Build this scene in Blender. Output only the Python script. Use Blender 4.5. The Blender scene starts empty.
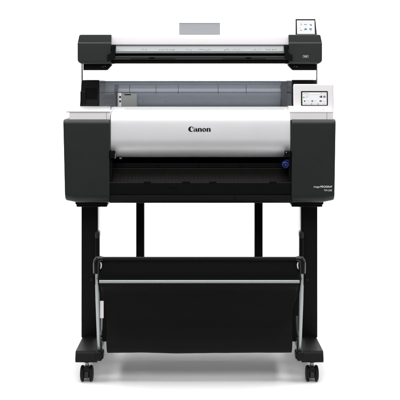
import bpy, bmesh, math, random
from mathutils import Vector, Matrix, noise
random.seed(4)
scene = bpy.context.scene
COL = scene.collection

# ------------------------------------------------------------------ measuring
K = 0.00357          # metres per photo pixel in the plane of the front feet
EYE = 1.138          # lens height above the floor
DIST = 4.0           # lens to the front feet
def S(d): return K * (1 + d / DIST)
def X(px, d): return (px - 199.4) * S(d)
def Z(py, d): return EYE + (65 - py) * S(d)

# ------------------------------------------------------------------ camera
cam_d = bpy.data.cameras.new('camera')
cam = bpy.data.objects.new('camera', cam_d); COL.objects.link(cam)
cam.location = (0, -DIST, EYE); cam.rotation_euler = (math.radians(90), 0, 0)
cam_d.sensor_width = 36; cam_d.lens = DIST / K / 400 * 36
cam_d.shift_x = 0.0015; cam_d.shift_y = (65 - 200) / 400
cam_d.clip_start = 0.05; cam_d.clip_end = 200
scene.camera = cam

# ------------------------------------------------------------------ light
w = bpy.data.worlds.new('World'); scene.world = w; w.use_nodes = True
bg = w.node_tree.nodes['Background']
bg.inputs['Color'].default_value = (1, 1, 1, 1); bg.inputs['Strength'].default_value = 0.13
scene.view_settings.view_transform = 'Standard'
scene.view_settings.look = 'None'
scene.view_settings.exposure = 0.0
scene.view_settings.gamma = 1.0
scene.view_settings.use_curve_mapping = False

def softbox(name, loc, target, sx, sy, power, spread=180):
    l = bpy.data.lights.new(name, 'AREA'); l.shape = 'RECTANGLE'
    l.size = sx; l.size_y = sy; l.energy = power; l.spread = math.radians(spread)
    o = bpy.data.objects.new(name, l); COL.objects.link(o)
    o.location = loc
    o.rotation_euler = (Vector(target) - Vector(loc)).to_track_quat('-Z', 'Y').to_euler()
    return o
softbox('overhead_softbox', (0, 0.25, 3.2), (0, 0.25, 0), 4.2, 2.6, 205)
softbox('front_softbox', (0, -3.6, 3.4), (0, 0.1, 0.75), 3.6, 1.6, 115)
softbox('backdrop_softbox', (0, 2.6, 3.9), (0, 4.6, 0.7), 6.0, 1.0, 330, 130)
softbox('side_fill_light', (-3.2, -0.8, 1.5), (0, 0.2, 0.2), 1.0, 1.8, 20)  # added unseen fill, brightens the floor around the feet from the left
softbox('side_fill_light', (3.2, -0.8, 1.5), (0, 0.2, 0.2), 1.0, 1.8, 20)  # same added fill from the right

# ------------------------------------------------------------------ materials
MATS = {}
def mat(name, col, rough=0.5, spec=0.5, metal=0.0, bump=0.0, scale=400, var=0.0, emit=0.0, coat=0.0, stretch=None):
    m = bpy.data.materials.new(name); m.use_nodes = True
    nt = m.node_tree; b = nt.nodes['Principled BSDF']
    b.inputs['Base Color'].default_value = (*col, 1)
    b.inputs['Roughness'].default_value = rough
    b.inputs['Specular IOR Level'].default_value = spec
    b.inputs['Metallic'].default_value = metal
    b.inputs['Coat Weight'].default_value = coat
    if emit:
        b.inputs['Base Color'].default_value = (0.01, 0.01, 0.01, 1)
        b.inputs['Emission Color'].default_value = (*col, 1); b.inputs['Emission Strength'].default_value = emit
    if bump or var:
        tc = nt.nodes.new('ShaderNodeTexCoord'); mp = nt.nodes.new('ShaderNodeMapping')
        nt.links.new(tc.outputs['Object'], mp.inputs['Vector'])
        if stretch: mp.inputs['Scale'].default_value = stretch
        n = nt.nodes.new('ShaderNodeTexNoise'); n.inputs['Scale'].default_value = scale; n.inputs['Detail'].default_value = 3
        nt.links.new(mp.outputs['Vector'], n.inputs['Vector'])
        if bump:
            bp = nt.nodes.new('ShaderNodeBump'); bp.inputs['Strength'].default_value = bump; bp.inputs['Distance'].default_value = 0.001
            nt.links.new(n.outputs['Fac'], bp.inputs['Height']); nt.links.new(bp.outputs['Normal'], b.inputs['Normal'])
        if var:
            n2 = nt.nodes.new('ShaderNodeTexNoise'); n2.inputs['Scale'].default_value = 14; n2.inputs['Detail'].default_value = 5
            nt.links.new(mp.outputs['Vector'], n2.inputs['Vector'])
            mr = nt.nodes.new('ShaderNodeMapRange')
            mr.inputs['To Min'].default_value = max(0.02, rough - var); mr.inputs['To Max'].default_value = min(1, rough + var)
            nt.links.new(n2.outputs['Fac'], mr.inputs['Value']); nt.links.new(mr.outputs['Result'], b.inputs['Roughness'])
    MATS[name] = m
    return m
mat('charcoal plastic', (0.0175, 0.0192, 0.0192), 0.42, 0.28, bump=0.3, scale=900, var=0.05)
mat('black plastic', (0.0026, 0.003, 0.003), 0.45, 0.15, bump=0.10, scale=800, var=0.06)
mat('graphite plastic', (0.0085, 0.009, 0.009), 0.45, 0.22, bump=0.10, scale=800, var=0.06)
mat('deep black plastic', (0.003, 0.003, 0.003), 0.6, 0.08)
mat('satin black plastic', (0.0045, 0.005, 0.005), 0.30, 0.35, var=0.06)
mat('platen plastic', (0.007, 0.0065, 0.0058), 0.5, 0.15, bump=0.1, scale=700)
mat('black powder coat', (0.0028, 0.003, 0.0029), 0.5, 0.14, bump=0.12, scale=900, var=0.06)
mat('white plastic', (0.80, 0.775, 0.785), 0.38, 0.4, bump=0.03, scale=700, var=0.05)
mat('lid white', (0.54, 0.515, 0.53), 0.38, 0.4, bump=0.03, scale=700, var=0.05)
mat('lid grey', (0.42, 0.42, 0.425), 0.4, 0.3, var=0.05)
mat('panel white', (0.70, 0.68, 0.69), 0.4, 0.3, bump=0.03, scale=700, var=0.05)
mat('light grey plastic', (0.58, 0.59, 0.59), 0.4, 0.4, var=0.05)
mat('strip grey plastic', (0.24, 0.255, 0.26), 0.4, 0.4, var=0.05)
mat('mid grey plastic', (0.30, 0.31, 0.31), 0.45, 0.4, var=0.05)
mat('pale grey sheet', (0.26, 0.27, 0.285), 0.4, 0.2, var=0.05)
mat('silver painted cover', (0.80, 0.79, 0.805), 0.46, 0.35, metal=0.48, bump=0.02, scale=1200, var=0.03)
mat('brushed aluminium', (0.33, 0.35, 0.355), 0.36, 0.5, metal=0.8, bump=0.08, scale=300, var=0.08, stretch=(30, 1, 1))
mat('grey steel', (0.20, 0.215, 0.22), 0.35, 0.5, metal=0.8, var=0.08)
mat('dark grey lining', (0.045, 0.048, 0.052), 0.5, 0.3)
mat('studio floor', (0.03, 0.03, 0.03), 0.7, 0.2, bump=0.1, scale=60)
mat('blue grey lining', (0.66, 0.68, 0.71), 0.5, 0.3, var=0.1)
mat('spool grey', (0.66, 0.68, 0.71), 0.4, 0.4, var=0.1)
mat('blue plastic', (0.006, 0.016, 0.12), 0.3, 0.4)
mat('dark blue plastic', (0.004, 0.008, 0.04), 0.35, 0.3)
mat('brass', (0.7, 0.55, 0.2), 0.3, 0.5, metal=0.9)
mat('black ink', (0.003, 0.003, 0.003), 0.5, 0.2)
mat('white ink', (0.75, 0.78, 0.77), 0.5, 0.2)
mat('grey print', (0.20, 0.21, 0.21), 0.5, 0.2)
mat('rubber', (0.004, 0.004, 0.004), 0.6, 0.16, bump=0.1, scale=500)
mat('lit screen', (0.93, 0.92, 0.94), 0.25, 0.15, emit=0.95)
for nm, c in (('teal', (0.05, 0.24, 0.25)), ('pink', (0.85, 0.62, 0.75)), ('green', (0.02, 0.62, 0.03)),
              ('yellow', (0.85, 0.75, 0.02)), ('magenta', (0.75, 0.02, 0.6)), ('cyan', (0.03, 0.35, 0.85)),
              ('ink', (0.02, 0.02, 0.025)), ('navy', (0.06, 0.08, 0.16)), ('grey', (0.48, 0.48, 0.50)), ('red', (0.8, 0.2, 0.2)), ('pale', (0.62, 0.65, 0.67))):
    mat('screen ' + nm, c, 0.25, 0.15, emit=0.9)

def fabric():
    m = bpy.data.materials.new('black basket cloth'); m.use_nodes = True
    nt = m.node_tree; b = nt.nodes['Principled BSDF']
    b.inputs['Base Color'].default_value = (0.0058, 0.0058, 0.0056, 1); b.inputs['Roughness'].default_value = 0.8
    b.inputs['Specular IOR Level'].default_value = 0.10
    b.inputs['Sheen Weight'].default_value = 0.01
    tc = nt.nodes.new('ShaderNodeTexCoord')
    hs = []
    for dr in ('X', 'Z'):
        wv = nt.nodes.new('ShaderNodeTexWave'); wv.wave_type = 'BANDS'; wv.bands_direction = dr
        wv.inputs['Scale'].default_value = 180; wv.inputs['Distortion'].default_value = 0.6
        nt.links.new(tc.outputs['Object'], wv.inputs['Vector']); hs.append(wv)
    a = nt.nodes.new('ShaderNodeMath'); a.operation = 'ADD'
    nt.links.new(hs[0].outputs['Fac'], a.inputs[0]); nt.links.new(hs[1].outputs['Fac'], a.inputs[1])
    bp = nt.nodes.new('ShaderNodeBump'); bp.inputs['Strength'].default_value = 0.25; bp.inputs['Distance'].default_value = 0.001
    nt.links.new(a.outputs[0], bp.inputs['Height']); nt.links.new(bp.outputs['Normal'], b.inputs['Normal'])
    MATS[m.name] = m
fabric()

def smoky(name, tint, gloss):
    m = bpy.data.materials.new(name); m.use_nodes = True
    nt = m.node_tree; nt.nodes.remove(nt.nodes['Principled BSDF'])
    out = nt.nodes['Material Output']
    tr = nt.nodes.new('ShaderNodeBsdfTransparent'); tr.inputs['Color'].default_value = (*tint, 1)
    gl = nt.nodes.new('ShaderNodeBsdfGlossy'); gl.inputs['Roughness'].default_value = 0.12
    gl.inputs['Color'].default_value = (0.5, 0.52, 0.55, 1)
    df = nt.nodes.new('ShaderNodeBsdfDiffuse'); df.inputs['Color'].default_value = (0.34, 0.35, 0.37, 1)
    lw = nt.nodes.new('ShaderNodeLayerWeight'); lw.inputs['Blend'].default_value = 0.25
    mu = nt.nodes.new('ShaderNodeMath'); mu.operation = 'MULTIPLY'; mu.inputs[1].default_value = gloss
    nt.links.new(lw.outputs['Facing'], mu.inputs[0])
    m1 = nt.nodes.new('ShaderNodeMixShader'); m1.inputs[0].default_value = 0.25
    nt.links.new(tr.outputs[0], m1.inputs[1]); nt.links.new(df.outputs[0], m1.inputs[2])
    m2 = nt.nodes.new('ShaderNodeMixShader')
    nt.links.new(mu.outputs[0], m2.inputs[0]); nt.links.new(m1.outputs[0], m2.inputs[1]); nt.links.new(gl.outputs[0], m2.inputs[2])
    nt.links.new(m2.outputs[0], out.inputs['Surface'])
    MATS[name] = m
smoky('smoky clear plastic', (0.86, 0.875, 0.90), 0.2)
smoky('darker smoky plastic', (0.42, 0.43, 0.45), 0.4)

# ------------------------------------------------------------------ mesh builder
def edge_angle(e):
    return e.calc_face_angle(0) if len(e.link_faces) == 2 else 0
class MB:
    def __init__(self): self.bm = bmesh.new(); self.mats = []
    def _mi(self, m):
        if m not in self.mats: self.mats.append(m)
        return self.mats.index(m)
    def _merge(self, b, m, bev=0, seg=3, ang=35):
        bmesh.ops.recalc_face_normals(b, faces=b.faces[:])
        if bev:
            es = [e for e in b.edges if edge_angle(e) > math.radians(ang)]
            bmesh.ops.bevel(b, geom=es, offset=bev, segments=seg, profile=0.5, affect='EDGES', clamp_overlap=True)
        i = self._mi(m)
        mp = {v: self.bm.verts.new(v.co) for v in b.verts}
        for f in b.faces:
            try:
                nf = self.bm.faces.new([mp[v] for v in f.verts]); nf.material_index = i; nf.smooth = True
            except ValueError: pass
        b.free()
        return self
    def box(self, x0, x1, y0, y1, z0, z1, m, bev=0.0015, seg=2, mtx=None):
        b = bmesh.new(); bmesh.ops.create_cube(b, size=1)
        for v in b.verts:
            v.co = Vector(((x0 + x1) / 2 + v.co.x * (x1 - x0), (y0 + y1) / 2 + v.co.y * (y1 - y0), (z0 + z1) / 2 + v.co.z * (z1 - z0)))
        if mtx is not None: b.transform(mtx)
        return self._merge(b, m, bev, seg)
    def loft(self, stations, m, bev=0, seg=3, ang=35):
        """stations: list of (x, [(y, z), ...]) with equal counts; capped ends"""
        b = bmesh.new(); rows = []
        for x, prof in stations: rows.append([b.verts.new((x, y, z)) for y, z in prof])
        n = len(rows[0])
        for r0, r1 in zip(rows, rows[1:]):
            for i in range(n):
                b.faces.new((r0[i], r0[(i + 1) % n], r1[(i + 1) % n], r1[i]))
        b.faces.new(rows[0]); b.faces.new(rows[-1][::-1])
        return self._merge(b, m, bev, seg, ang)
    def prism(self, prof, x0, x1, m, bev=0, seg=3, ang=35):
        return self.loft([(x0, prof), (x1, prof)], m, bev, seg, ang)
    def xz(self, poly, y0, y1, m, bev=0, seg=2):
        """outline in the facade plane (x, z) given depth"""
        b = bmesh.new()
        a = [b.verts.new((x, y0, z)) for x, z in poly]; c = [b.verts.new((x, y1, z)) for x, z in poly]
        n = len(poly)
        for i in range(n): b.faces.new((a[i], a[(i + 1) % n], c[(i + 1) % n], c[i]))
        b.faces.new(a); b.faces.new(c[::-1])
        return self._merge(b, m, bev, seg)
    def cyl(self, p0, p1, r, m, r2=None, n=28, bev=0):
        p0, p1 = Vector(p0), Vector(p1); d = p1 - p0
        b = bmesh.new()
        bmesh.ops.create_cone(b, cap_ends=True, segments=n, radius1=r, radius2=r if r2 is None else r2, depth=d.length)
        b.transform(Matrix.Translation((p0 + p1) / 2) @ d.to_track_quat('Z', 'Y').to_matrix().to_4x4())
        return self._merge(b, m, bev, 3, 60)
    def ball(self, c, r, m, sc=(1, 1, 1)):
        b = bmesh.new(); bmesh.ops.create_uvsphere(b, u_segments=24, v_segments=14, radius=r)
        b.transform(Matrix.Translation(c) @ Matrix.Diagonal((*sc, 1)))
        return self._merge(b, m)
    def tube(self, pts, r, m, n=14, flat=1.0):
        pts = [Vector(p) for p in pts]; b = bmesh.new(); rows = []
        for i, p in enumerate(pts):
            t = (pts[min(i + 1, len(pts) - 1)] - pts[max(i - 1, 0)]).normalized()
            up = Vector((0, 1, 0)) if abs(t.y) < 0.9 else Vector((0, 0, 1))
            s = t.cross(up).normalized(); u = s.cross(t).normalized()
            rr = r[i] if isinstance(r, (list, tuple)) else r
            rows.append([b.verts.new(p + s * math.cos(a) * rr + u * math.sin(a) * rr * flat) for a in (2 * math.pi * k / n for k in range(n))])
        for r0, r1 in zip(rows, rows[1:]):
            for i in range(n): b.faces.new((r0[i], r0[(i + 1) % n], r1[(i + 1) % n], r1[i]))
        b.faces.new(rows[0]); b.faces.new(rows[-1][::-1])
        return self._merge(b, m)
    def poly(self, pts, m):
        i = self._mi(m); f = self.bm.faces.new([self.bm.verts.new(p) for p in pts]); f.material_index = i; f.smooth = True
        return self
    def build(self, name, parent=None, label=None, sharp=32, origin=None):
        me = bpy.data.meshes.new(name)
        if parent is not None:
            base = parent
            off = Vector(base.location)
            while base.parent: base = base.parent; off = off + Vector(base.location)
        else: off = Vector((0, 0, 0))
        o3 = Vector(origin) if origin is not None else off
        self.bm.transform(Matrix.Translation(-o3))
        self.bm.to_mesh(me); self.bm.free()
        for m in self.mats: me.materials.append(MATS[m])
        me.set_sharp_from_angle(angle=math.radians(sharp))
        o = bpy.data.objects.new(name, me); COL.objects.link(o)
        if parent is not None: o.parent = parent
        o.location = o3 - off
        wn = o.modifiers.new('face_weighted_shading', 'WEIGHTED_NORMAL'); wn.keep_sharp = True
        if label: o['label'] = label
        return o
def thing(name, label, cat, loc):
    o = bpy.data.objects.new(name, None); COL.objects.link(o)
    o.location = loc; o.empty_display_size = 0.1
    o['label'] = label; o['category'] = cat
    return o
def arc(cy, cz, r, a0, a1, n=8, rz=None):
    rz = r if rz is None else rz
    return [(cy + r * math.cos(math.radians(a0 + (a1 - a0) * i / n)), cz + rz * math.sin(math.radians(a0 + (a1 - a0) * i / n))) for i in range(n + 1)]

# ------------------------------------------------------------------ setting: white paper sweep on a studio floor
def sweep():
    b = bmesh.new(); rows = []
    prof = [(-0.55, 0.0)] + [(-0.4 + 0.2 * i, 0.0) for i in range(1, 24)]
    y0, r = prof[-1][0], 1.2
    prof += [(y0 + r * math.sin(math.radians(a)), r - r * math.cos(math.radians(a))) for a in range(5, 91, 5)]
    prof += [(y0 + r, r + 0.25 * i) for i in range(1, 14)]
    for x in [-5 + 0.5 * i for i in range(21)]: rows.append([b.verts.new((x, y, z)) for y, z in prof])
    for r0, r1 in zip(rows, rows[1:]):
        for i in range(len(prof) - 1): b.faces.new((r0[i], r1[i], r1[i + 1], r0[i + 1]))
    for f in b.faces: f.smooth = True
    me = bpy.data.meshes.new('backdrop'); b.to_mesh(me); b.free()
    me.materials.append(mat('white paper', (0.88, 0.88, 0.88), 0.8, 0.1))
    o = bpy.data.objects.new('backdrop', me); COL.objects.link(o); o['kind'] = 'structure'
sweep()
fl = MB()
fl.poly([(-14, -14, -0.004), (14, -14, -0.004), (14, 14, -0.004), (-14, 14, -0.004)], 'studio floor')
fl.build('floor')['kind'] = 'structure'

# ================================================================== PRINTER STAND
stand = thing('printer_stand', 'black metal stand on casters with a cloth basket hung between its two legs', 'printer stand', (0, 0.3, 0))
def sx(s, px, d):            # mirror a left-hand pixel to side s (-1 left, 1 right)
    return -s * X(px, d) if s > 0 else X(px, d)
def rng(a, b): return (min(a, b), max(a, b))
for s in (-1, 1):
    # leg post
    mb = MB()
    x0, x1 = rng(sx(s, 81.3, .26), sx(s, 97.6, .26))
    mb.box(x0, x1, .26, .37, .100, Z(205.5, .26), 'black powder coat', 0.004, 3)
    leg = mb.build('leg', stand)
    mb = MB()
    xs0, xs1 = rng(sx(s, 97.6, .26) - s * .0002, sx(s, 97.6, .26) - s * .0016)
    mb.box(xs0, xs1, .272, .360, Z(236, .29), Z(206.2, .29), 'light grey plastic', 0.0005)  # paler plate gives the upper inner side of the leg its lit look
    mb.build('lit_side_strip', leg)
    mb = MB()
    mb.cyl((sx(s, 91.7, .25), .262, Z(280, .25)), (sx(s, 91.7, .25), .252, Z(280, .25)), 0.0062, 'satin black plastic', bev=0.0015)
    mb.build('bolt', leg)
    # mounting bracket
    mb = MB()
    a, b_ = rng(sx(s, 75.2, .14), sx(s, 107.9, .14)); mb.box(a, b_, .14, .34, Z(204.6, .14), Z(199.5, .14), 'black plastic', 0.003)
    a, b_ = rng(sx(s, 76.3, .15), sx(s, 107.2, .15)); mb.box(a, b_, .15, .33, Z(207.0, .15), Z(203.9, .15), 'black powder coat', 0.003)
    mb.build('mounting_bracket', stand)
    # foot
    zf0, zf1 = Z(363.2, 0), Z(352.6, 0)
    prof = [(.0, zf0 + .012)] + arc(.012, zf0 + .010, .010, 200, 270, 4) + [(.70, zf0)] + arc(.70, zf0 + .012, .012, 270, 340, 4)
    prof += [(.715, zf1 - .012)] + arc(.702, zf1 - .014, .012, 10, 80, 4) + [(.40, .106), (.24, .106)]
    prof += arc(.020, zf1 - .012, .014, 85, 170, 5)
    stn = []
    for t, (pa, pb) in ((0, (75.2, 97.0)),):
        a, b_ = rng(sx(s, 75.2, 0), sx(s, 97.0, 0))
        stn = [(a, prof), (b_, prof)]
    mb = MB(); mb.loft(stn, 'black powder coat', 0.0025, 2, 50)
    foot = mb.build('foot', stand)
    # knuckle that carries the basket arm
    mb = MB()
    a, b_ = rng(sx(s, 95.3, -.004), sx(s, 101.8, -.004))
    mb.box(a, b_, -.004, .06, Z(361.0, 0), Z(352.0, 0), 'black plastic', 0.005, 3)
    a, b_ = rng(sx(s, 101.0, .02), sx(s, 103.6, .02))
    mb.box(a, b_, .005, .05, Z(358.3, .02), Z(351.0, .02), 'black plastic', 0.004, 3)
    a, b_ = rng(sx(s, 97.2, .0), sx(s, 99.6, .0))
    mb.box(a, b_, -.001, .02, Z(362.6, 0), Z(360.6, 0), 'grey steel', 0.001)
    mb.build('arm_bracket', stand)
    # casters
    for dc in (.035, .665):
        cx = (sx(s, 75.2, 0) + sx(s, 97.0, 0)) / 2 + s * 0.0006
        mb = MB()
        mb.cyl((cx, dc, zf0 - .003), (cx, dc, .046), .0065, 'grey steel')
        mb.cyl((cx, dc, zf0 - .0005), (cx, dc, zf0 - .005), .012, 'black plastic', bev=.001)
        hood = [(cx - .0150, .030), (cx - .0150, .040)] + [(cx + .0150 * math.cos(math.radians(t)), .040 + .0165 * math.sin(math.radians(t))) for t in range(160, 19, -14)] + [(cx + .0150, .040), (cx + .0150, .030)]
        mb.xz(hood, dc - .018, dc + .018, 'black plastic', .003, 3)
        mb.box(cx - .0095, cx + .0095, dc - .021, dc - .010, .014, .038, 'satin black plastic', .004, 3)
        cs = mb.build('caster', stand, origin=(cx, dc, 0))
        for q in (-1, 1):
            mb = MB(); R = .0285
            # wheel turned about x: domed outside, flat inside
            pr = [(.0105, .010), (.0105, R - .003), (.0125, R), (.018, R), (.0215, R - .003), (.0232, R - .010), (.0240, R - .018), (.0242, .004)]
            b = bmesh.new(); N = 40; rows = []
            for k in range(N):
                a = 2 * math.pi * k / N
                rows.append([b.verts.new((cx + q * u, dc + r * math.cos(a), .0285 + r * math.sin(a))) for u, r in pr])
            for k in range(N):
                r0, r1 = rows[k], rows[(k + 1) % N]
                for i in range(len(pr) - 1): b.faces.new((r0[i], r0[i + 1], r1[i + 1], r1[i]))
            b.faces.new([r[0] for r in rows]); b.faces.new([r[-1] for r in rows])
            mb._merge(b, 'rubber')
            mb.build('wheel', cs, origin=(cx, dc, 0))
    # scanner mast: thin folded plate standing on the foot behind the leg
    mb = MB()
    xp = sx(s, 82.4, .52)
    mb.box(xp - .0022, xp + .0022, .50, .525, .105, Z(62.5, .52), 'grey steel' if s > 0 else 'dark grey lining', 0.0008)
    a, b_ = rng(xp, xp - s * .05)
    mb.box(a, b_,   .5205, .5245, .108, Z(95, .52), 'black powder coat', 0.0008)
    mb.build('scanner_mast', stand)
    # rear strut seen through the gap
    mb = MB(); a, b_ = rng(sx(s, 136.0, .40), sx(s, 144.2, .40))
    mb.box(a, b_, .40, .44, .15, Z(199, .40), 'black powder coat', 0.003)
    mb.build('strut', stand)
mb = MB(); mb.box(sx(-1, 97, .26), sx(1, 97, .26), .392, .452, .25, .33, 'black powder coat', 0.004); mb.build('crossbeam', stand)

# basket: frame of bent tube, cloth sling
mb = MB()
zt = Z(258.6, -.06)
mb.cyl((sx(-1, 102, -.06), -.06, zt), (sx(1, 102, -.06), -.06, zt), .0062, 'black powder coat')
bar = mb.build('basket_frame', stand)
for s in (-1, 1):
    mb = MB()
    pts = [(sx(s, 103.0, -.06), -.061, zt), (sx(s, 100.5, -.06), -.061, zt + .0005), (sx(s, 98.2, -.06), -.061, zt - .0015), (sx(s, 96.9, -.06), -.061, zt - .008),
           (sx(s, 96.4, -.06), -.060, zt - .02), (sx(s, 96.5, -.055), -.057, Z(273, -.055))]
    mb.tube(pts, [.0075, .0095, .0112, .0117, .0117, .0112], 'satin black plastic', 16)
    mb.build('elbow', bar)
    mb = MB()
    P = lambda px, py, d: (sx(s, px, d), d, Z(py, d))
    mb.tube([P(96.6, 272, -.055), P(96.8, 284, -.045), P(96.9, 286, -.043), P(97.2, 300, -.03), P(98.0, 322, -.008), P(99.2, 355, .03)], [.0043, .0045, .0058, .0060, .0060, .0060], 'brushed aluminium', 18, 0.7)
    mb.cyl(P(97.0, 279, -.058), P(97.0, 279, -.05), .0013, 'black plastic')
    mb.build('arm', bar)
    # rear hanger on the leg
    mb = MB()
    mb.box(*rng(sx(s, 95.2, .22), sx(s, 99.4, .22)), .22, .262, Z(262, .22), Z(236, .22), 'black plastic', .004, 3)
    mb.box(*rng(sx(s, 94.9, .215), sx(s, 99.6, .215)), .215, .262, Z(238.5, .215), Z(231.8, .215), 'mid grey plastic' if False else 'charcoal plastic', .006, 4)
    mb.build('hanger', stand)
    # white hook clip beside the elbow
    mb = MB()
    mb.tube([P(100.2, 262.2, -.058), P(100.8, 262.6, -.060), P(101.2, 264.5, -.060), P(101.0, 267.5, -.060), P(100.3, 269.0, -.058)], [.0012, .002, .0026, .0022, .001], 'white plastic', 10)
    mb.build('hook', bar)
    # link strap with two dark pegs between arm and cloth
    mb = MB()
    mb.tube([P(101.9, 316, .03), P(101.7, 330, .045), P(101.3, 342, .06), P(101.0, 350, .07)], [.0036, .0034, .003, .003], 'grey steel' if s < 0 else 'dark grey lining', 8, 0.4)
    gus = [(98.6, 263), (106, 263), (110.5, 341.5), (102.6, 341.5), (100.2, 330)]
    mb.xz([(sx(s, a, .10), Z(b_, .10)) for a, b_ in gus], .100, .1025, 'black basket cloth', 0)
    for py, pxx in ((332.5, 102.6), (336.0, 101.6), (339.5, 102.4)):
        mb.ball(P(pxx, py, .04), .0042, 'black plastic', (1.15, 1, .95))
    mb.build('link_strap', bar)
# cross rod
mb = MB(); zr = Z(281.2, -.05)
mb.cyl((sx(-1, 99.4, -.05), -.056, zr), (sx(1, 99.4, -.05), -.056, zr), .0060, 'brushed aluminium', n=24)
mb.build('cross_rod', bar)
# white tag on the left
mb = MB()
mb.box(X(100.2, .01), X(103.7, .01), .006, .010, Z(318, .01), Z(300.8, .01), 'white plastic', .0012)
mb.build('tag', bar)
# cloth
ctrl = [(-.054, Z(258.2, -.06) + .004), (-.048, Z(270, -.05)), (-.030, Z(285, -.035)), (.010, .325), (.036, .265), (.036, .222), (.014, .182), (-.004, .150), (-.002, .124), (.030, .1045), (.11, .095), (.180, .088),
        (.240, .092), (.285, .115), (.325, .18), (.350, .26), (.365, .33), (.372, .37)]
def catmull(pts, m=6):
    out = []
    for i in range(len(pts) - 1):
        p = [Vector(pts[max(0, min(len(pts) - 1, i + j))]) for j in (-1, 0, 1, 2)]
        for k in range(m):
            t = k / m
            out.append(0.5 * ((2 * p[1]) + (p[2] - p[0]) * t + (2 * p[0] - 5 * p[1] + 4 * p[2] - p[3]) * t * t + (3 * p[1] - p[0] - 3 * p[2] + p[3]) * t ** 3))
    out.append(Vector(pts[-1])); return out
pr = catmull(ctrl)
b = bmesh.new(); rows = []
NX = 90; hw = abs(X(101.6, -.06)) - .0005
for i in range(NX + 1):
    u = i / NX * 2 - 1; row = []
    for j, p in enumerate(pr):
        f = j / (len(pr) - 1)
        amp = 0.0034 * math.sin(math.pi * min(1, f * 1.15)) 
        nz = noise.noise(Vector((u * 2.2, f * 2.0, 3.1))) * amp + noise.noise(Vector((u * 7, f * 3.0, 7.7))) * amp * .25
        pxe = 100.0 if p.y > Z(300, -.02) else 100.0 + 3.6 * min(1, (Z(300, -.02) - p.y) / .035) + 1.6 * max(0, min(1, (Z(312, -.02) - p.y) / .16))
        wid = abs(X(pxe, -.03)) if p.x < .2 else abs(X(105.2, -.03))
        x = u * (wid - .004 * math.sin(math.pi * f))
        row.append(b.verts.new((x, p.x + nz, p.y + nz * .5 - 0.0015 * (1 - u * u) * math.sin(math.pi * f))))
    rows.append(row)
for r0, r1 in zip(rows, rows[1:]):
    for j in range(len(pr) - 1): b.faces.new((r0[j], r1[j], r1[j + 1], r0[j + 1]))
mb = MB(); mb._merge(b, 'black basket cloth')
cl = mb.build('basket_cloth', stand, sharp=80)
so = cl.modifiers.new('thickness', 'SOLIDIFY'); so.thickness = 0.0022; so.offset = 0

# ================================================================== PRINTER
printer = thing('wide_format_printer', 'wide printer with silver front cover, charcoal end caps and colour touch panel, below the scanner', 'printer', (0, 0.3, Z(203, .1)))
DF = .10                                                     # depth of the caps' front face
for s in (-1, 1):
    zt, zb = Z(119.6, DF), Z(203.2, DF)
    inner = sx(s, 109.4, DF) if s < 0 else X(291.8, DF)
    def prof(lift, pull):
        zb2 = zb + lift; f = DF + pull
        p = [(.55, zt)] + [(f + .024, zt)] + arc(f + .016, zt - .016, .016, 90, 180, 7)
        p += [(f, zb2 + .030)] + arc(f + .028, zb2 + .028, .028, 180, 270, 8) + [(.55, zb2)]
        return p
    xo_t, xo_b = sx(s, 63.0, DF), sx(s, 64.9, DF)
    if s > 0: xo_t, xo_b = X(335.9, DF), X(334.6, DF)
    st = [(inner, prof(0, 0)), (sx(s, 76, DF), prof(0, 0)), (sx(s, 66.5, DF), prof(.0068, 0)), (xo_t, prof(.0088, .001))]
    mb = MB(); mb.loft(st, 'charcoal plastic', 0.003, 3, 40)
    for v in mb.bm.verts:                                    # the outer flank leans in towards the bottom
        if abs(v.co.x) > abs(sx(s, 66, DF)):
            v.co.x -= s * (abs(xo_t) - abs(xo_b)) * (zt - v.co.z) / (zt - zb)
    cap = mb.build('end_cap', printer)
    # white lid over the cap
    mb = MB()
    xa = sx(s, 69.4, .122) if s < 0 else X(333.2, .122); xb = sx(s, 110.2, .122) if s < 0 else X(289.6, .122)
    a, b_ = rng(xa, xb)
    mb.box(a, b_, .1168, .50, Z(120.5, .122), Z(111.6, .122), 'white plastic', .003, 3)
    xa = sx(s, 66.2, .115) if s < 0 else X(334.0, .115)
    z1, z2 = Z(111.3, .115), Z(106.2, .36)
    xb2 = sx(s, 70.4, .36) if s < 0 else X(332.0, .36)
    bb = bmesh.new(); th = .0045
    xi1 = sx(s, 110.4, .115) if s < 0 else X(289.2, .115); xi2 = sx(s, 110.6, .36) if s < 0 else X(289.2, .36)
    top = [bb.verts.new(v) for v in ((xa, .115, z1), (xi1, .115, z1), (xi2, .36, z2), (xb2, .36, z2))]
    bot = [bb.verts.new(v.co - Vector((0, 0, th))) for v in top]
    bb.faces.new(top); bb.faces.new(bot[::-1])
    for i in range(4): bb.faces.new((top[i], bot[i], bot[(i + 1) % 4], top[(i + 1) % 4]))
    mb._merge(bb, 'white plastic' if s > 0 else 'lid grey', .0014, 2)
    # vertical join line near the lid end
    xl = sx(s, 106.6, .12) if s < 0 else X(326.8, .12)
    mb.box(xl - .0006, xl + .0006, .1163, .124, Z(119.5, .122), Z(112.5, .122), 'grey print', 0)
    mb.build('lid', printer)

# body core behind the covers (dark carcass)
mb = MB()
mb.box(X(109.6, .3), X(291.5, .3), .30, .548, Z(201.5, .3), Z(113, .3), 'deep black plastic', .002)
mb.build('carcass', printer)

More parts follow.
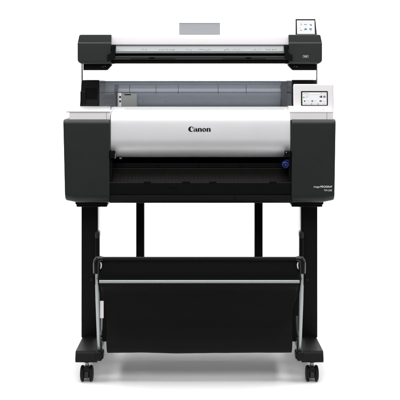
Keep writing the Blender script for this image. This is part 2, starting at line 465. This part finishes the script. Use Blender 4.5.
# silver front cover
zc0, zc1 = Z(112.0, .165), Z(158.3, .11)
CA, CB = .060, 1.0
def cover_y(z):
    zl = zc1 + .072                                          # widest point
    if z >= zl:
        t = min(1.0, (z - zl) / (zc0 - zl))
        return .105 + .005 * t ** 2 + .046 * (1 - math.sqrt(max(0, 1 - t ** 12)))
    return .105 + .062 * (1 - max(0, 1 - ((zl - z) / .0722) ** 2.2) ** .55)
front = [(cover_y(zc1 + (zc0 - zc1) * i / 60), zc1 + (zc0 - zc1) * i / 60) for i in range(61)]
front = [(y, z) for y, z in front]
back = [(.172, zc0 + .0015), (.30, Z(108.2, .30)), (.30, zc1 + .03), (.20, zc1 + .012), (.182, zc1 + .004)]
mb = MB(); mb.prism(front + back, X(110.9, .12), X(290.2, .12), 'silver painted cover', .0022, 3, 50)
ft = (.262 - .172) / (.30 - .172); zg = zc0 + .0015 + (Z(108.2, .30) - zc0 - .0015) * ft
mb.box(X(125, .26), X(284.5, .26), .2555, .2685, zg - .0045, zg + .0012, 'mid grey plastic', .0004)
cover = mb.build('front_cover', printer, sharp=40)
# logo on the cover -----------------------------------------------
def strip(outer, inner): return [(outer[i], outer[i + 1], inner[i + 1], inner[i]) for i in range(len(outer) - 1)]
def ell(cx, cy, rx, ry, a0, a1, n=20, tilt=0):
    out = []
    for i in range(n + 1):
        a = math.radians(a0 + (a1 - a0) * i / n); x, y = rx * math.cos(a), ry * math.sin(a); t = math.radians(tilt)
        out.append((cx + x * math.cos(t) - y * math.sin(t), cy + x * math.sin(t) + y * math.cos(t)))
    return out
def glyph_C():
    q = strip(ell(.78, .68, .78, .72, 52, 318, 34), ell(1.00, .70, .46, .60, 72, 300, 34))
    q.append(((1.16, 1.284), (1.26, 1.247), (1.33, 1.16), (1.12, .74)))        # beak
    q.append(((1.16, 1.284), (1.12, .74), (1.08, .74), (1.06, 1.25)))
    return q, 1.30
def glyph_a():
    q = strip(ell(.46, .66, .44, .36, 150, 15, 14), ell(.42, .66, .26, .27, 150, 0, 14))          # top
    q += strip(ell(.37, .30, .37, .31, 100, 300, 16), ell(.46, .30, .17, .20, 100, 290, 16))       # bowl
    q.append(((.30, .60), (.68, .72), (.68, .56), (.36, .50)))
    q.append(((.56, .70), (.94, .70), (.94, .12), (.56, .12)))
    q += [((.60, .14), (.92, .14), (1.08, .10), (1.02, .0)), ((.60, .14), (1.02, .0), (.74, -.02), (.64, .02))]
    q.append(((.02, .72), (.10, .86), (.28, .84), (.22, .68)))
    return q, 1.04
def glyph_n():
    q = [((.06, .0), (.44, .0), (.44, .98), (.06, .90)), ((.0, .84), (.06, .90), (.40, .98), (.06, .78))]
    q += strip(ell(.70, .66, .34, .34, 160, 0, 14), ell(.58, .60, .16, .24, 160, 0, 14))
    q.append(((.68, .0), (1.06, .0), (1.06, .66), (.68, .62)))
    q += [((.0, .0), (.46, .0), (.42, .07), (.04, .07)), ((.66, .0), (1.12, .0), (1.06, .07), (.72, .07))]
    return q, 1.16
def glyph_o():
    return strip(ell(.50, .48, .50, .51, 0, 360, 36), ell(.50, .48, .16, .37, 0, 360, 36, 18)), 1.05
mb = MB(); gl = [glyph_C(), glyph_a(), glyph_n(), glyph_o(), glyph_n()]
tot = sum(g[1] for g in gl); x0, x1 = X(188.3, .105), X(211.0, .105); sc = (x1 - x0) / tot
zb = Z(131.6, .105); cur = x0; lay = 0
for q, adv in gl:
    for quad in q:
        lay += 1
        mb.poly([(cur + x * sc, cover_y(zb + y * sc * .92) - .0007 - (lay % 7) * .00003, zb + y * sc * .92) for x, y in quad], 'black ink')
    cur += adv * sc
bmesh.ops.recalc_face_normals(mb.bm, faces=mb.bm.faces[:])
mb.build('logo', cover)
# hinge strip along the top of the cover
mb = MB()
mb.box(X(111.2, .30), X(289.6, .30), .302, .40, Z(110, .30), Z(107.4, .30), 'light grey plastic', .0015)
mb.box(X(124.5, .30), X(284.5, .30), .2985, .303, Z(109.7, .30), Z(108.9, .30), 'black ink', 0)
mb.build('hinge_strip', printer)
mb = MB()
mb.box(X(288.6, .28), X(294.2, .28), .27, .33, Z(110.5, .28), Z(106.3, .28), 'white plastic', .002)
mb.box(X(289.8, .27), X(292.6, .27), .258, .28, Z(109.3, .27), Z(107.6, .27), 'light grey plastic', .001)
mb.box(X(290.9, .13), X(291.9, .13), .125, .28, Z(156, .13), Z(111.6, .13), 'light grey plastic', .0008)
mb.build('cover_hinge', printer)
mb = MB()
mb.box(X(109.7, .13), X(110.5, .13), .125, .28, Z(150, .13), Z(111.6, .13), 'light grey plastic', .0005)
mb.build('edge_trim', printer)

# paper outlet
mb = MB()
L, R = X(110.2, .14), X(290.8, .14)
mb.box(L, R, .255, .30, Z(172, .2), Z(154, .2), 'deep black plastic', 0)
mb.box(L, R, .180, .256, Z(168.2, .18), Z(163.2, .18), 'black plastic', .002, 3)
mb.box(L, R, .176, .185, Z(169.2, .176), Z(168.35, .176), 'charcoal plastic', .0012, 3)
for pxx in (158.2, 199.2, 240.4):
    mb.cyl((X(pxx, .18), .1805, Z(165.2, .18)), (X(pxx, .18), .1770, Z(165.2, .18)), .0042, 'deep black plastic', n=16)
mb.build('outlet_guide', printer)
mb = MB()
z0, z1 = Z(169.3, .176), Z(182.4, .128)
mb.prism([(.176, z0), (.30, z0 - .003), (.30, z1), (.127, z1)], L, R, 'platen plastic', .001)
n_ = 0
xx = L + .012
while xx < R - .012:                                        # shallow feed ribs and segment joints
    n_ += 1
    mb.prism([(.1752, z0 - .006), (.1735, z0 - .0065), (.1286, z1 + .0125), (.1300, z1 + .0125)], xx - .0004, xx + .0004, 'platen plastic' if n_ % 6 else 'deep black plastic', 0)
    xx += .0135
mb.build('platen', printer)
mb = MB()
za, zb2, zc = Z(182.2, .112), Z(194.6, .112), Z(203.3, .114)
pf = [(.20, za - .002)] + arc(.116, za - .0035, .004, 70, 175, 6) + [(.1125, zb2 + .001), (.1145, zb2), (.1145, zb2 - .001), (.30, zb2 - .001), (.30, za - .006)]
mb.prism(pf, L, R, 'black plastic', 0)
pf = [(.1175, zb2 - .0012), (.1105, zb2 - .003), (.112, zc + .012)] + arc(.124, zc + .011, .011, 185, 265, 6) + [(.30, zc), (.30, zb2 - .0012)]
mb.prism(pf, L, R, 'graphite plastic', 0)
for pa, pb in ((143.6, 151), (182.2, 190), (209.3, 216.4), (269.4, 276.6)):
    mb.box(X(pa, .11), X(pb, .11), .1115, .13, za - .0042, za + .0012, 'deep black plastic', .0004)
tab = [(X(173.2, .11) + .0165 * math.cos(math.radians(t)), Z(185.0, .11) + .0125 * math.sin(math.radians(t))) for t in range(180, 361, 12)]
mb.xz(tab, .1112, .1135, 'deep black plastic', 0)
tab = [(x * .86 + X(173.2, .11) * .14, z * .86 + Z(185.0, .11) * .14) for x, z in tab]
mb.xz(tab, .1104, .1130, 'black plastic', .0006)
mb.box(X(235.2, .11), X(235.5, .11), .1092, .112, zc + .012, zb2 - .0035, 'deep black plastic', 0)
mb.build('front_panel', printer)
# side cheeks at both ends of the outlet
mb = MB()
mb.box(X(109.9, .12), X(112.2, .12), .118, .25, Z(203, .12), Z(151, .12), 'black plastic', .0012)
mb.box(X(110.4, .105), X(115.0, .105), .095, .25, Z(158.4, .1), Z(151.0, .1), 'deep black plastic', .0015)
mb.box(X(114.6, .11), X(115.5, .11), .100, .25, Z(158.6, .11), Z(153.6, .11), 'grey print', .0005)
mb.box(X(119.3, .13), X(121.4, .13), .135, .25, Z(159.2, .13), Z(157.8, .13), 'grey print', .0008)
mb.build('side_cheek', printer)
mb = MB()
mb.box(X(288.8, .12), X(291.6, .12), .118, .25, Z(203, .12), Z(151, .12), 'black plastic', .0012)
mb.box(X(284.8, .105), X(290.2, .105), .092, .25, Z(157.0, .1), Z(151.0, .1), 'deep black plastic', .0015)
mb.cyl((X(286.3, .09), .093, Z(152.3, .09)), (X(286.3, .09), .0905, Z(152.3, .09)), .0016, 'light grey plastic', n=12)
mb.ball((X(289.5, .118), .1185, Z(187.6, .118)), .0022, 'mid grey plastic', (.7, .6, 1.5))
mb.ball((X(289.2, .118), .1185, Z(201.4, .118)), .0022, 'mid grey plastic', (.7, .6, 1.0))
mb.build('side_cheek', printer)
# blue release lever
mb = MB()
cx, cz = X(285.4, .10), Z(164.9, .10)
mb.cyl((cx, .150, cz), (cx, .098, cz), .0125, 'blue plastic', bev=.004)
mb.xz([(cx - .002, cz + .013), (cx + .004, cz + .0185), (cx + .0155, cz + .0185), (cx + .0155, cz - .004), (cx + .010, cz - .009)], .104, .15, 'dark blue plastic', .002)
mb.cyl((cx, .0985, cz), (cx, .0950, cz), .0042, 'black plastic', bev=.0008)
mb.cyl((cx + .0005, .0955, cz), (cx + .0005, .0935, cz), .0022, 'brass', n=16)
mb.build('release_lever', printer)
# model lettering on the right cap
def text(body, size, x_right, z, y, shear=0.0, bold=0.0):
    c = bpy.data.curves.new('lettering', 'FONT'); c.body = body; c.size = size; c.align_x = 'RIGHT'; c.shear = shear; c.offset = bold
    c.extrude = .0002
    o = bpy.data.objects.new('lettering', c); COL.objects.link(o)
    bpy.context.view_layer.update()
    dg = bpy.context.evaluated_depsgraph_get()
    me = bpy.data.meshes.new_from_object(o.evaluated_get(dg))
    w_ = max(v.co.x for v in me.vertices) - min(v.co.x for v in me.vertices)
    bpy.data.objects.remove(o)
    b = bmesh.new(); b.from_mesh(me); bpy.data.meshes.remove(me)
    b.transform(Matrix.Translation((x_right, y, z)) @ Matrix.Rotation(math.radians(90), 4, 'X'))
    return b, w_
mb = MB()
b1, w1 = text('PROGRAF', .0099, X(332.0, DF), Z(187.6, DF), DF - .0006, .15, .00012); mb._merge(b1, 'white ink')
b1, w2 = text('image', .0099, X(332.0, DF) - w1 - .001, Z(187.6, DF), DF - .0006, .25); mb._merge(b1, 'white ink')
b1, w3 = text('TM-250', .0092, X(332.0, DF), Z(191.2, DF), DF - .0006); mb._merge(b1, 'white ink')
mb.build('lettering', printer)
print('lettering px', (w1 + w2) / S(DF), w3 / S(DF))

# control panel ---------------------------------------------------
def panel_frame(p_bl, tilt):
    """local u (right), v (up along panel), n (towards the viewer) -> world"""
    return Matrix.Translation(p_bl) @ Matrix.Rotation(math.radians(90 - tilt), 4, 'X')
PD = .150
org = Vector((X(293.8, PD), PD, Z(111.2, PD)))
W_, H_ = X(334.0, PD) - X(293.8, PD), (Z(84.1, PD) - Z(111.2, PD)) * 1.005
M = panel_frame(org, 5)
def U(px): return (px - 293.8) * S(PD)
def V(py): return (111.2 - py) * S(PD) * 1.005
mb = MB()
mb.box(0, W_, 0, H_, -.022, 0, 'panel white', .004, 4, M)
mb.box(U(332.6), U(332.9), .006, H_ - .006, -.001, .0003, 'light grey plastic', 0, 1, M)
mb.box(U(319.8), U(327.3), V(110.8), V(108.4), -.001, .0009, 'light grey plastic', .0006, 2, M)
for a in (320.3, 323.7): mb.box(U(a), U(a + 3.1), V(110.5), V(108.7), -.001, .0014, 'white plastic', .0006, 2, M)
mb.box(U(323.2), U(323.6), V(110.2), V(109.0), .0012, .0017, 'grey print', 0, 1, M)
mb.box(U(331.7), U(332.3), V(110.9), V(110.0), -.001, .0008, 'grey print', .0002, 1, M)
# neck joining the panel to the body behind
mb.box(U(298), U(330), .004, H_ * .55, -.13, -.021, 'white plastic', .004, 3, M)
pan = mb.build('control_panel', printer)
mb = MB()
mb.box(U(301.1), U(328.0), V(105.7), V(91.1), -.004, .0016, 'black plastic', .002, 3, M)
sc0 = .0017
def sq(a, b_, c, d, m, h=.0001): mb.box(U(a), U(b_), V(d), V(c), sc0 - .0004, sc0 + .0003 + h, 'screen ' + m if m != 'lit' else 'lit screen', 0, 1, M)
sq(302.4, 326.8, 92.4, 104.9, 'lit', 0)
def line(a, b_, y, m='grey', t=.28): sq(a, b_, y - t / 2, y + t / 2, m)
line(303.0, 308.8, 93.6, 'pale', .7); line(302.6, 326.6, 94.7, 'pale', .3)
sq(321.0, 322.0, 93.0, 93.8, 'red'); line(324.0, 326.0, 93.5, 'pale', .5)
for i, y in enumerate((96.0, 97.0, 98.0)): line(305.2, 309.5 - i * .8, y, 'pale', .45)
mb_c = M @ Vector((U(303.8), V(97.4), sc0 + .0004))
sq(303.2, 304.5, 96.7, 98.2, 'green')
for a, b_, m in ((319.3, 320.4, 'pale'), (320.5, 322.0, 'ink'), (322.2, 323.3, 'yellow'), (323.5, 324.6, 'magenta'), (324.6, 325.7, 'cyan')): sq(a, b_, 95.8, 97.9, m)
sq(319.5, 321.0, 96.6, 97.2, 'teal', .0002)
sq(304.0, 305.3, 100.5, 101.9, 'navy'); line(306.0, 309.6, 101.0, 'pale', .6)
sq(311.5, 312.9, 100.4, 101.9, 'navy'); line(313.6, 316.5, 101.0, 'pale', .6)
sq(319.6, 321.7, 100.4, 101.8, 'navy'); line(322.4, 325.6, 101.3, 'pale', .6)
line(302.6, 326.6, 103.2, 'grey', .3)
for a in (305.4, 311.2, 317.6, 323.8): sq(a, a + 1.0, 103.7, 104.5, 'navy' if a in (311.2, 317.6) else 'pale')
mb.build('touch_display', pan)

# roll unit behind the lids --------------------------------------
RD = .46
mb = MB()                                                     # left roll bracket
xo1, xo2, xi = X(81.4, RD), X(79.6, RD), X(99.4, RD)
mb.xz([(xo1, Z(80.0, RD)), (xi, Z(80.0, RD)), (xi, Z(109, RD)), (xo2, Z(109, RD))], RD, .74, 'satin black plastic', .003, 3)
a, b_, c, d = X(86.0, RD), X(97.2, RD), Z(99.4, RD), Z(88.2, RD)
mb.box(a, b_, RD - .0015, RD + .01, c, d, 'deep black plastic', .0015)
mb.box(a - .004, a, RD - .003, RD + .01, c - .004, d + .004, 'black plastic', .001)
mb.box(a - .0041, b_ + .003, RD - .0032, RD + .01, d, d + .004, 'black plastic', .001)
mb.box(X(80.4, RD), X(86, RD), RD - .006, RD + .02, Z(104, RD), Z(91, RD), 'black plastic', .003, 3)
mb.build('roll_bracket', printer)
mb = MB()                                                     # right roll bracket
mb.box(X(291.8, RD), X(316.4, RD), RD, .74, Z(109, RD), Z(79.9, RD), 'satin black plastic', .003, 3)
mb.box(X(293, RD), X(313.5, RD), RD - .003, RD + .02, Z(84.2, RD), Z(81.0, RD), 'black plastic', .001)
mb.build('roll_bracket', printer)
mb = MB()                                                     # floor and back of the roll bay
zf = Z(109.5, RD)
mb.box(X(99.4, RD), X(291.8, RD), .40, .74, zf - .03, zf, 'blue grey lining', .002)
mb.box(X(99.4, RD), X(291.8, RD), .725, .74, zf, Z(81.2, .725), 'blue grey lining', .002)
mb.box(X(99.4, RD), X(291.8, RD), .700, .726, zf + .012, zf + .032, 'dark grey lining', .002)
mb.build('roll_bay', printer)
mb = MB()                                                     # paper spool
zs = Z(97, .6)
mb.cyl((X(117, .6), .61, zs), (X(284, .6), .61, zs), .034, 'spool grey', n=48)
for pxx in (116.5, 282.5):
    mb.cyl((X(pxx - 1.8, .6), .61, zs), (X(pxx + 1.8, .6), .61, zs), .052, 'dark grey lining', n=48, bev=.003)
mb.cyl((X(99.4, .6), .61, zs), (X(291, .6), .61, zs), .012, 'black plastic')
mb.build('spool', printer)
mb = MB()                                                     # smoky cover shell
pc = [(.445, Z(109.4, .445)), (.446, Z(100, .446))] + [(.4475, Z(92.4, .447))] + [(.4530, Z(87.5, .453)), (.4565, Z(84.4, .4565)), (.4590, Z(82.2, .459)), (.4615, Z(81.1, .4615)), (.468, Z(80.6, .468)), (.722, Z(81.3, .722))]
inn = [(y + .0028, z - .0015) for y, z in pc[::-1]]
mb.prism(pc + inn, X(99.7, RD), X(291.3, RD), 'smoky clear plastic', 0)
for py, dd, t in ((84.6, .4564, .0010), (92.4, .4472, .0012), (81.8, .460, .0012)):
    mb.box(X(99.8, RD), X(291.2, RD), dd - .003, dd + .001, Z(py, dd) - t, Z(py, dd) + t, 'pale grey sheet' if py == 84.6 else 'darker smoky plastic', .0004)
for pxx in (116.2, 129.6, 156, 178.3, 218.2, 246.2):
    mb.box(X(pxx - .25, .444), X(pxx + .25, .444), .4432, .4462, Z(93.6, .444) if pxx > 130 else Z(106, .444), Z(92.6, .444), 'dark grey lining', 0)
    mb.prism([(.4468, Z(92.4, .446)), (.4535, Z(87.5, .454)), (.4585, Z(84.8, .459)), (.4605, Z(85.2, .459)), (.4555, Z(88, .454)), (.4480, Z(92.4, .446))], X(pxx - .25, .45), X(pxx + .25, .45), 'dark grey lining', 0)
                                                            # print marks along the cover
rr = random.Random(2)
xx = 143.0
while xx < 248:
    ww = rr.choice((.5, .8, 1.2, 1.8))
    if rr.random() < .62: mb.box(X(xx, .44), X(xx + ww, .44), .4438, .4452, Z(102.4, .44), Z(99.8 + rr.random() * .9, .44), 'pale grey sheet', 0)
    xx += ww + rr.choice((.7, 1.2, 2.4))
rc = mb.build('roll_cover', printer, sharp=25)
mb = MB()                                                     # dark sliding window at the right end
mb.box(X(281.3, .44), X(287.0, .44), .436, .442, Z(108.5, .44), Z(81.5, .47), 'darker smoky plastic', .001)
mb.box(X(280.6, .44), X(281.3, .44), .434, .443, Z(108.5, .44), Z(99, .44), 'dark grey lining', .0005)
mb.box(X(287.0, .44), X(293.0, .44), .436, .440, Z(92, .44), Z(91.4, .44), 'dark grey lining', .0003)
mb.box(X(287.0, .44), X(293.0, .44), .436, .440, Z(88.0, .44), Z(87.4, .44), 'dark grey lining', .0003)
mb.build('sliding_window', rc)
GD = .425
mb = MB()                                                     # grey paper guide
mb.box(X(121.8, GD), X(137.0, GD), GD, GD + .012, Z(109, GD), Z(93.3, GD), 'mid grey plastic', .0018, 3)
mb.box(X(124.4, GD), X(131.0, GD), GD - .0008, GD + .004, Z(95.2, GD), Z(94.1, GD), 'black ink', .0004)
gd = mb.build('paper_guide', printer)
mb = MB()
mb.box(X(117.8, GD), X(121.6, GD), GD - .001, GD + .010, Z(109, GD), Z(93.0, GD), 'white plastic', .0012, 2)
mb.box(X(119.3, GD), X(121.0, GD), GD - .0020, GD, Z(98.0, GD), Z(96.0, GD), 'black ink', .0004)
mb.box(X(119.3, GD), X(121.0, GD), GD - .0020, GD, Z(102.2, GD), Z(100.4, GD), 'black ink', .0004)
mb.box(X(118.4, GD), X(118.9, GD), GD - .0016, GD, Z(107, GD), Z(94, GD), 'mid grey plastic', 0)
mb.build('scale_strip', gd)

# ================================================================== SCANNER
SD = .30
scanner = thing('scanner', 'long scanner with white lid, black end caps and tilted touch screen, above the printer', 'scanner', (0, .45, Z(70, SD)))
for s in (-1, 1):
    zt, ze, zb = Z(34.6, SD + .03), Z(42.6, SD), Z(64.0, SD)
    xi = X(111.0, SD) if s < 0 else X(289.0, SD)
    def xx_(px): return X(px, SD) if s < 0 else -X(px, SD) + X(399.9 - 399.0 + 199.4, SD) * 1
    def prof(dz_top, lift, pull):
        p = [(.50, zt - dz_top), (SD + .0145 + pull, zt - dz_top)] + arc(SD + .0125 + pull, zt - dz_top - .004, .004, 80, 172, 4)
        p += [(SD + .0070 + pull, ze + .0010)] + arc(SD + .0045 + pull, ze - .0040, .0045, 95, 180, 5)
        p += [(SD + pull, zb + lift + .012)] + arc(SD + .012 + pull, zb + lift + .011, .011, 185, 262, 5) + [(.50, zb + lift)]
        return p
    st = [(xi, prof(0, 0, 0)), (xx_(81.0), prof(0, 0, 0)), (xx_(78.4), prof(.001, .006, 0)), (xx_(77.4), prof(.003, .011, .004))]
    mb = MB(); mb.loft(st, 'charcoal plastic', .0022, 3, 38)
    for v in mb.bm.verts:
        if abs(v.co.x) > abs(xx_(79.3)) and v.co.z > ze + .002: v.co.x -= s * .0062 * (v.co.z - ze) / (zt - ze)
    mb.build('end_cap', scanner)
    # bracket under the cap
    mb = MB()
    o1, o2 = (xx_(82.4), xx_(109.6))
    mb.xz([(o1, zb + .004), (xx_(110.6), zb + .004), (xx_(110.6), Z(65.4, .33)), (xx_(105.8), Z(70.3, .33)), (o1, Z(70.3, .33))], .33, .39, 'deep black plastic', .002, 2)
    mb.box(*rng(xx_(82.6), xx_(92)), .38, .53, Z(69.5, .45), Z(64.5, .45), 'deep black plastic', .002)
    for pa in (102.2, 104.6): mb.ball((xx_(pa), .329, Z(66.7 if pa < 103 else 66.3, .33)), .0016, 'mid grey plastic')
    mb.build('mast_bracket', scanner)
    # hook-shaped guide at the slot's end
    mb = MB()
    h = [(111.0, 45.2), (115.6, 45.2), (115.6, 50.5), (115.0, 52.5), (115.0, 57.5), (110.6, 61.0), (107.2, 61.0), (107.2, 55.0), (111.0, 53.0), (112.2, 50.0), (111.0, 48.5)]
    pts = [(xx_(a), Z(b_, .292)) for a, b_ in h]
    mb.xz(pts, .292, .34, 'deep black plastic', .0012)
    mb.build('slot_hook', scanner)
L, R = X(111.2, .32), X(288.8, .32)
mb = MB()
pf = [(.50, Z(34.9, .335)), (.337, Z(34.9, .335)), (.3315, Z(35.15, .33)), (.328, Z(36.0, .328)), (.3245, Z(39.0, .3245)), (.3215, Z(42.0, .3215)), (.320, Z(44.3, .32)), (.3205, Z(44.9, .32)), (.50, Z(44.9, .32))]
mb.prism(pf, L, R, 'lid white', .0012, 2, 50); mb.build('scanner_lid', scanner, sharp=50)
mb = MB()
mb.prism([(.326, Z(44.95, .326)), (.50, Z(44.95, .326)), (.50, Z(52.0, .312)), (.312, Z(52.0, .312)), (.310, Z(51.4, .31)), (.312, Z(50.8, .31))], L, R, 'strip grey plastic', .0008, 2)
mb.box(L, R, .308, .33, Z(52.9, .308), Z(52.15, .308), 'grey steel', .0008)
rr = random.Random(8)
for lo, hi in ((141, 147), (159, 174), (186, 192), (198.5, 212), (224, 229), (232, 242), (254, 260), (266, 276), (118, 123)):
    xx = lo
    while xx < hi:
        ww = rr.choice((.3, .5, .7, 1.0)); py = 49.7 + rr.uniform(-.5, .5)
        yy = .3118 + (.326 - .312) * (50.8 - py) / (50.8 - 44.95)
        mb.box(X(xx, .31), X(xx + ww, .31), yy - .0006, yy + .002, Z(py + .35, .312), Z(py - .35, .312), 'grey print', 0)
        xx += ww + rr.choice((.4, .8, 1.5))
mb.build('feed_strip', scanner)
mb = MB()
mb.prism([(.335, Z(53.0, .33)), (.50, Z(53.0, .33)), (.50, Z(63.6, .31)), (.330, Z(63.6, .31)), (.318, Z(61, .31)), (.335, Z(60.2, .335))], L, R, 'deep black plastic', .0006)
mb.box(L, R, .306, .34, Z(59.8, .306), Z(55.9, .306), 'charcoal plastic', .0026, 3)
mb.box(L, R, .316, .34, Z(63.4, .31), Z(60.4, .31), 'deep black plastic', .001)
for a, b_ in ((131.0, 175), (222.6, 266.0)): mb.box(X(a, .305), X(b_, .305), .3045, .312, Z(59.3, .305), Z(58.6, .305), 'deep black plastic', 0)
mb.box(X(149.0, .30), X(154.2, .30), .302, .312, Z(58.5, .30), Z(57.2, .30), 'deep black plastic', .001)
mb.box(X(246.0, .30), X(251.2, .30), .302, .312, Z(58.5, .30), Z(57.2, .30), 'deep black plastic', .001)
mb.build('feed_slot', scanner)
# grey document stop plate standing behind the lid
mb = MB()
mb.box(X(179.1, .48), X(220.1, .48), .480, .486, Z(40, .48), Z(23.2, .48), 'pale grey sheet', .0008)
mb.box(X(179.1, .48), X(220.1, .48), .479, .487, Z(23.3, .48), Z(22.9, .48), 'grey steel', .0004)
mb.build('document_stop', scanner)
# memory-stick socket and lamp on the right cap
mb = MB()
mb.box(X(302.9, SD), X(308.4, SD), SD - .0012, SD + .004, Z(57.8, SD), Z(55.2, SD), 'pale grey sheet', .0005)
mb.box(X(303.4, SD), X(307.9, SD), SD - .0016, SD + .004, Z(57.3, SD), Z(55.7, SD), 'black ink', .0003)
mb.box(X(304.2, SD), X(307.1, SD), SD - .0022, SD + .004, Z(56.75, SD), Z(56.25, SD), 'white ink', 0)
mb.build('socket', scanner)
mb = MB()
mb.ball((X(311.2, .31), .3115, Z(37.6, .31)), .003, 'deep black plastic', (1, .5, .8)); mb.build('lamp', scanner)
# touch screen
TD = .35
org = Vector((X(295.6, TD), TD, Z(35.6, TD)))
M = panel_frame(org, 14)
def U(px): return (px - 295.6) * S(TD)
def V(py): return (35.6 - py) * S(TD) * 1.04
mb = MB()
mb.xz([(0, 0), (U(317.0), 0), (U(315.8), V(19.0)), (U(296.0) - U(295.6), V(19.0))], 0, .010, 'black plastic', 0)
mb.bm.transform(M @ Matrix.Rotation(math.radians(-90), 4, 'X') @ Matrix.Scale(1, 4))
bmesh.ops.recalc_face_normals(mb.bm, faces=mb.bm.faces[:])
mb.box(U(303), U(310), -.004, .02, -.03, -.008, 'black plastic', .002, 2, M)
ts = mb.build('touch_screen', scanner)
mb = MB()
mb.box(U(297.1), U(314.9), V(34.0), V(20.4), -.002, .0006, 'lit screen', 0, 1, M)
def sq(a, b_, c, d, m, h=.0002): mb.box(U(a), U(b_), V(d), V(c), 0, .0006 + h, 'screen ' + m, 0, 1, M)
for a in (300.4, 305.6, 310.8):
    for c in (22.6, 27.4):
        pass
sq(300.6, 301.0, 23.6, 25.2, 'pale'); sq(301.3, 301.9, 24.0, 25.0, 'teal'); sq(300.4, 302.0, 22.9, 23.2, 'pale'); sq(300.4, 302.0, 25.5, 25.8, 'pale')
sq(304.1, 307.2, 24.2, 24.8, 'teal'); sq(304.4, 307.0, 25.1, 25.3, 'pale')
sq(309.3, 311.0, 24.2, 24.6, 'teal'); sq(310.6, 312.0, 24.4, 25.9, 'teal')
sq(299.8, 301.0, 28.0, 28.5, 'pale'); sq(300.2, 302.2, 30.1, 30.7, 'teal')
sq(304.2, 307.2, 29.0, 30.0, 'teal'); sq(305.0, 306.4, 28.2, 29.0, 'teal', .0003)
sq(309.4, 312.0, 28.6, 29.6, 'teal'); sq(310.0, 311.6, 28.0, 28.6, 'grey'); sq(310.2, 311.6, 29.6, 30.8, 'cyan' if False else 'grey')
mb.build('display', ts)
